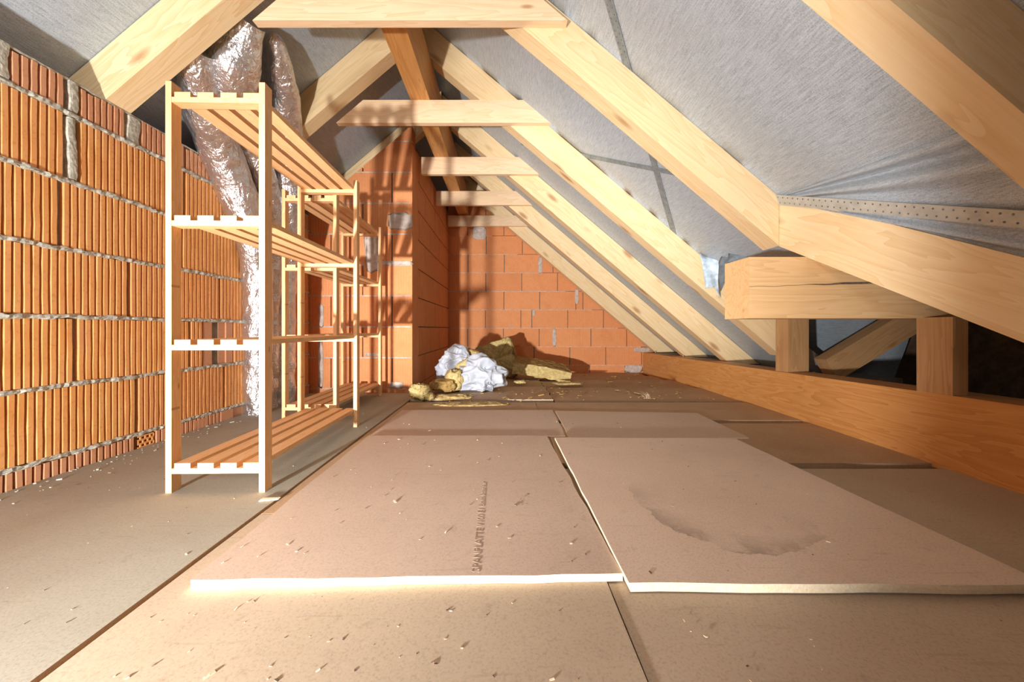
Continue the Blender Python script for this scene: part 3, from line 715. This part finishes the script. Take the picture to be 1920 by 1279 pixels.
for i in range(len(ring) * 6):
    j = (i + 1) % (len(ring) * 6); bm.faces.new([cf, layers[0][j], layers[0][i]]); bm.faces.new([cb, layers[-1][i], layers[-1][j]])
bmesh.ops.subdivide_edges(bm, edges=[e for e in bm.edges if cf in e.verts], cuts=5, use_grid_fill=True)
fuzzy(bm, 0.022, 9, 3)
batt = tag(link('insulation_batt', bm, M['wool'], None, Matrix.Translation(c0), smooth=True), 'curled mineral wool batt standing up behind the white bags', 'insulation')
# its torn paper edge flap
fl = [P(951, 634, base - 0.01), P(960, 642, base - 0.02), P(968, 662, base - 0.03), P(974, 690, base - 0.03), P(968, 692, base + 0.03), P(960, 664, base + 0.03), P(953, 644, base + 0.03)]
bm = bmesh.new(); bm.faces.new([bm.verts.new(p - c0) for p in fl])
o = link('torn_edge', bm, M['wool_brown'], batt); o.modifiers.new('s', 'SOLIDIFY').thickness = 0.012
# long slab
bm = gridbox(0.60, 0.40, 0.115)
for v in bm.verts: v.co.z += 0.018 * math.cos(v.co.x * 4) - 0.01
fuzzy(bm, 0.010, 16, 8)
slabo = link('insulation_batt', bm, M['wool'], None, Matrix.Translation((0.385, 4.03, 0.088)) @ Matrix.Rotation(R(9.5), 4, 'Y') @ Matrix.Rotation(R(-3), 4, 'Z') @ Matrix.Rotation(R(7), 4, 'X'), smooth=False)
tag(slabo, 'flat yellow mineral wool slab with a dark crusty top beside the curled batt', 'insulation')
slabo.data.materials.append(M['wool_brown'])
for p in slabo.data.polygons:
    if p.normal.z > 0.55: p.material_index = 1
chunk('wool_chunk', P(853, 712, 3.05), (0.075, 0.07, 0.085), M['wool'], 2, 'upright yellow wool chunk left of the front bag', 'insulation')
chunk('wool_chunk', P(872, 684, 3.18), (0.085, 0.05, 0.042), M['wool'], 5, 'yellow wool lump lying between the two white bags', 'insulation', (0, R(-32), 0))
chunk('wool_chunk', P(884, 664, 3.45), (0.085, 0.06, 0.045), M['wool_dust'], 6, 'grey green wool lump on top of the rear bag', 'insulation', (0, R(10), 0))
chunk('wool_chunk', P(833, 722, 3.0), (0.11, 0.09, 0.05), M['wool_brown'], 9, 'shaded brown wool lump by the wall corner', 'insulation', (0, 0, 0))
chunk('wool_chunk', P(787, 734, 2.72), (0.068, 0.05, 0.055), M['wool'], 11, 'pale wool lump at the end of the floor gap, closest to the cross wall', 'insulation', (0, R(12), R(20)), 0.3)
chunk('wool_chunk', P(806, 744, 2.70), (0.03, 0.03, 0.025), M['wool'], 12, 'tiny wool crumb at the floor gap, right of the pale lump', 'insulation')
chunk('wool_scrap', P(848, 744, 2.80), (0.145, 0.075, 0.018), M['wool_dust'], 14, 'flat trodden wool scrap in front of the white bags', 'insulation', (0, 0, R(6)), 0.3)
chunk('wool_scrap', P(880, 757, 2.58), (0.23, 0.07, 0.006), M['wool_dust'], 16, 'thin smear of wool dust along the board edge', 'insulation', (0, 0, R(3)), 0.3)
chunk('wool_scrap', P(1015, 706, 3.90), (0.09, 0.06, 0.012), M['wool_dust'], 18, 'flat wool scrap below the left end of the slab', 'insulation', (0, 0, R(-8)), 0.3)
chunk('wool_scrap', P(1065, 719, 3.48), (0.13, 0.05, 0.010), M['wool_dust'], 19, 'long flat wool scrap on the far boards in the middle', 'insulation', (0, 0, R(4)), 0.3)
chunk('wool_scrap', P(975, 716, 3.50), (0.05, 0.035, 0.014), M['wool'], 21, 'small wool scrap just right of the front bag', 'insulation', (0, 0, R(-8)), 0.3)
# tuft of fibres on the far boards
bm = bmesh.new(); base = P(1215, 748, 2.70)
for i in range(16):
    a = Vector((random.uniform(-.02, .02), random.uniform(-.01, .01), 0)); b = a + Vector((random.uniform(-.09, .03), random.uniform(-.02, .02), random.uniform(0.005, .055))); m_ = (a + b) / 2 + Vector((0, 0, 0.025))
    pr = None
    for k in range(7):
        t = k / 6; p = a * (1 - t) ** 2 + m_ * 2 * t * (1 - t) + b * t * t; r = [bm.verts.new(p + Vector((0.0022, 0, 0))), bm.verts.new(p + Vector((-0.0011, 0.002, 0))), bm.verts.new(p + Vector((-0.0011, -0.002, 0.001)))]
        if pr:
            for q in range(3): bm.faces.new([pr[q], pr[(q + 1) % 3], r[(q + 1) % 3], r[q]])
        pr = r
tag(link('fibre_tuft', bm, M['chip'], None, Matrix.Translation(base)), 'pale tuft of fibres lying on the far board edge', 'tuft')

def bag(c, size, seed, label, corner=None):
    bm = bmesh.new(); bmesh.ops.create_icosphere(bm, subdivisions=6, radius=1)
    for v in bm.verts:
        q = v.co.copy(); n = q.normalized()
        f = 0.46 * (0.5 - abs(noise.noise((q.x * 1.6 + seed, q.y * 1.6, q.z * 1.9)))) + 0.15 * (0.5 - abs(noise.noise((q.x * 3.2 + seed, q.y * 3.2, q.z * 3.2 + 4)))) + 0.02 * (0.5 - abs(noise.noise((q.x * 9, q.y * 9 + seed, q.z * 9))))
        if corner:
            for cc, amt in corner:
                dd = n.dot(Vector(cc).normalized()); f += amt * max(0, (dd - 0.72) / 0.28) ** 1.6
        q = q * (0.78 + f); q.z = max(q.z, -0.86)
        v.co = Vector((q.x * size[0], q.y * size[1], q.z * size[2]))
    return tag(link('plastic_bag', bm, M['bag'], None, Matrix.Translation(c), smooth=True), label, 'bag', 'crumpled white plastic bags')
bf = bag(P(898, 706, 3.12), (0.195, 0.14, 0.145), 2.0, 'front crumpled white plastic bag with faint dark print, in front of the wool batt', [((0.95, -0.2, -0.05), 0.35), ((0.1, -0.1, 1.0), 0.35), ((-0.8, -0.3, -0.7), 0.2)])
br = bag(P(856, 684, 3.36), (0.16, 0.12, 0.145), 7.0, 'rear crumpled white plastic bag leaning in the shaded wall corner', [((-0.9, -0.2, -0.6), 0.35), ((0.05, 0, 1), 0.25)])
def on_bag(b, x, z):
    best = min((v.co for v in b.data.vertices if v.co.y < 0), key=lambda c: (c.x - x) ** 2 + (c.z - z) ** 2); return best
q = on_bag(bf, 0.075, -0.045)
text('Unif', 0.042, M['ink_blue'], bf, Matrix.Translation((q.x, q.y - 0.012, q.z)) @ Matrix.Rotation(R(90), 4, 'X') @ Matrix.Rotation(R(-26), 4, 'Z'), 0.9)
q = on_bag(bf, 0.04, -0.075)
text('Roll', 0.042, M['ink_blue'], bf, Matrix.Translation((q.x, q.y - 0.012, q.z)) @ Matrix.Rotation(R(90), 4, 'X') @ Matrix.Rotation(R(-26), 4, 'Z'), 0.9)

# scraps of underlay hanging beside the stub beam
def hang(pts, label, m, thick=0.002, wav=0.008):
    bm = bmesh.new(); c = sum(pts, Vector()) / len(pts)
    f = bm.faces.new([bm.verts.new(p - c) for p in pts]); bmesh.ops.triangulate(bm, faces=[f]); bmesh.ops.subdivide_edges(bm, edges=bm.edges[:], cuts=6, use_grid_fill=True)
    for v in bm.verts: v.co.y += wav * math.sin(v.co.x * 60 + v.co.z * 25) + wav * noise.noise(v.co * 14)
    o = link('underlay_scrap', bm, m, None, Matrix.Translation(c), smooth=True); s = o.modifiers.new('s', 'SOLIDIFY'); s.thickness = thick
    return tag(o, label, 'scrap')
hang([P(1311, 474, 2.40), P(1347, 489, 2.36), P(1349, 538, 2.38), P(1348, 560, 2.39), P(1340, 539, 2.39), P(1323, 541, 2.40)], 'pale blue torn underlay scrap hanging left of the stub beam', M['scrap'])
hang([P(1383, 428, 2.20), P(1436, 472, 2.05), P(1400, 486, 2.10), P(1361, 493, 2.20), P(1359, 532, 2.22), P(1352, 546, 2.26), P(1346, 520, 2.30), P(1347, 492, 2.30)], 'underlay fold with its shade painted dark grey, hanging over the sawn end of the stub beam', M['scrap_shaded'])

# ------------------------------------------------------------------ litter on the floor (uncountable)
def litter(name, n, regions, m, label, smin, smax, flat=0.4, z=0.0):
    bm = bmesh.new()
    for i in range(n):
        x0, x1, y0, y1, zz = random.choice(regions); s = random.uniform(smin, smax) * random.choice((0.6, 0.8, 1, 1.4)); l = s * random.uniform(1, 3.2)
        Mx = Matrix.Translation((random.uniform(x0, x1), y0 + (y1 - y0) * random.random() ** 1.2, zz + s * flat * 0.5)) @ Matrix.Rotation(random.uniform(0, 6.3), 4, 'Z') @ Matrix.Rotation(random.uniform(-0.25, 0.25), 4, 'Y') @ Matrix.Diagonal((l, s, s * flat, 1))
        bmesh.ops.create_cube(bm, size=1, matrix=Mx)
    return tag(link(name, bm, m), label, 'litter', None, 'stuff')
FR = [(-1.55, -0.72, 0.4, 2.9, 0.0)] * 4 + [(-0.62, 0.18, 0.80, 1.74, 0.017)] * 2 + [(-0.66, 0.2, 0.55, 0.74, 0.0), (0.25, 1.0, 0.76, 1.66, 0.0225), (0.25, 1.3, 0.55, 0.72, 0.0), (-0.6, 1.1, 1.85, 2.3, 0.013), (-0.6, 1.6, 2.72, 3.3, 0.002)]
litter('wood_chips', 240, FR, M['chip'], 'pale wood chips and shavings scattered over the floor', 0.0011, 0.0032)
litter('grit', 170, FR, M['grime'], 'dark grit and crumbs scattered over the floor', 0.0010, 0.0028)
litter('mortar_crumbs', 130, [(-1.60, -1.45, 0.6, 2.6, 0.0), (-1.60, -1.53, 0.6, 2.6, 0.0)], M['mortar'], 'grey mortar crumbs along the foot of the left wall', 0.002, 0.005, 0.7)
litter('wool_crumbs', 170, [(-0.6, 0.3, 2.5, 3.3, 0.004), (-0.3, 1.6, 3.4, 4.4, -0.018), (0.3, 1.5, 2.74, 3.3, 0.0)], M['wool_brown'], 'yellowish crumbs of wool strewn over the far boards', 0.004, 0.014, 0.4)
# white splinter beside the front shelf foot
q = P(505, 938, 1.137)
tag(link('splinter', prism([(-0.028, 0), (0.024, 0.001), (0.030, 0.004), (-0.022, 0.005)], -0.006, 0.007), M['edge'], None, Matrix.Translation((q.x, q.y, 0.0005)) @ Matrix.Rotation(R(8), 4, 'Z')), 'white wood splinter lying by the front shelf foot', 'splinter')
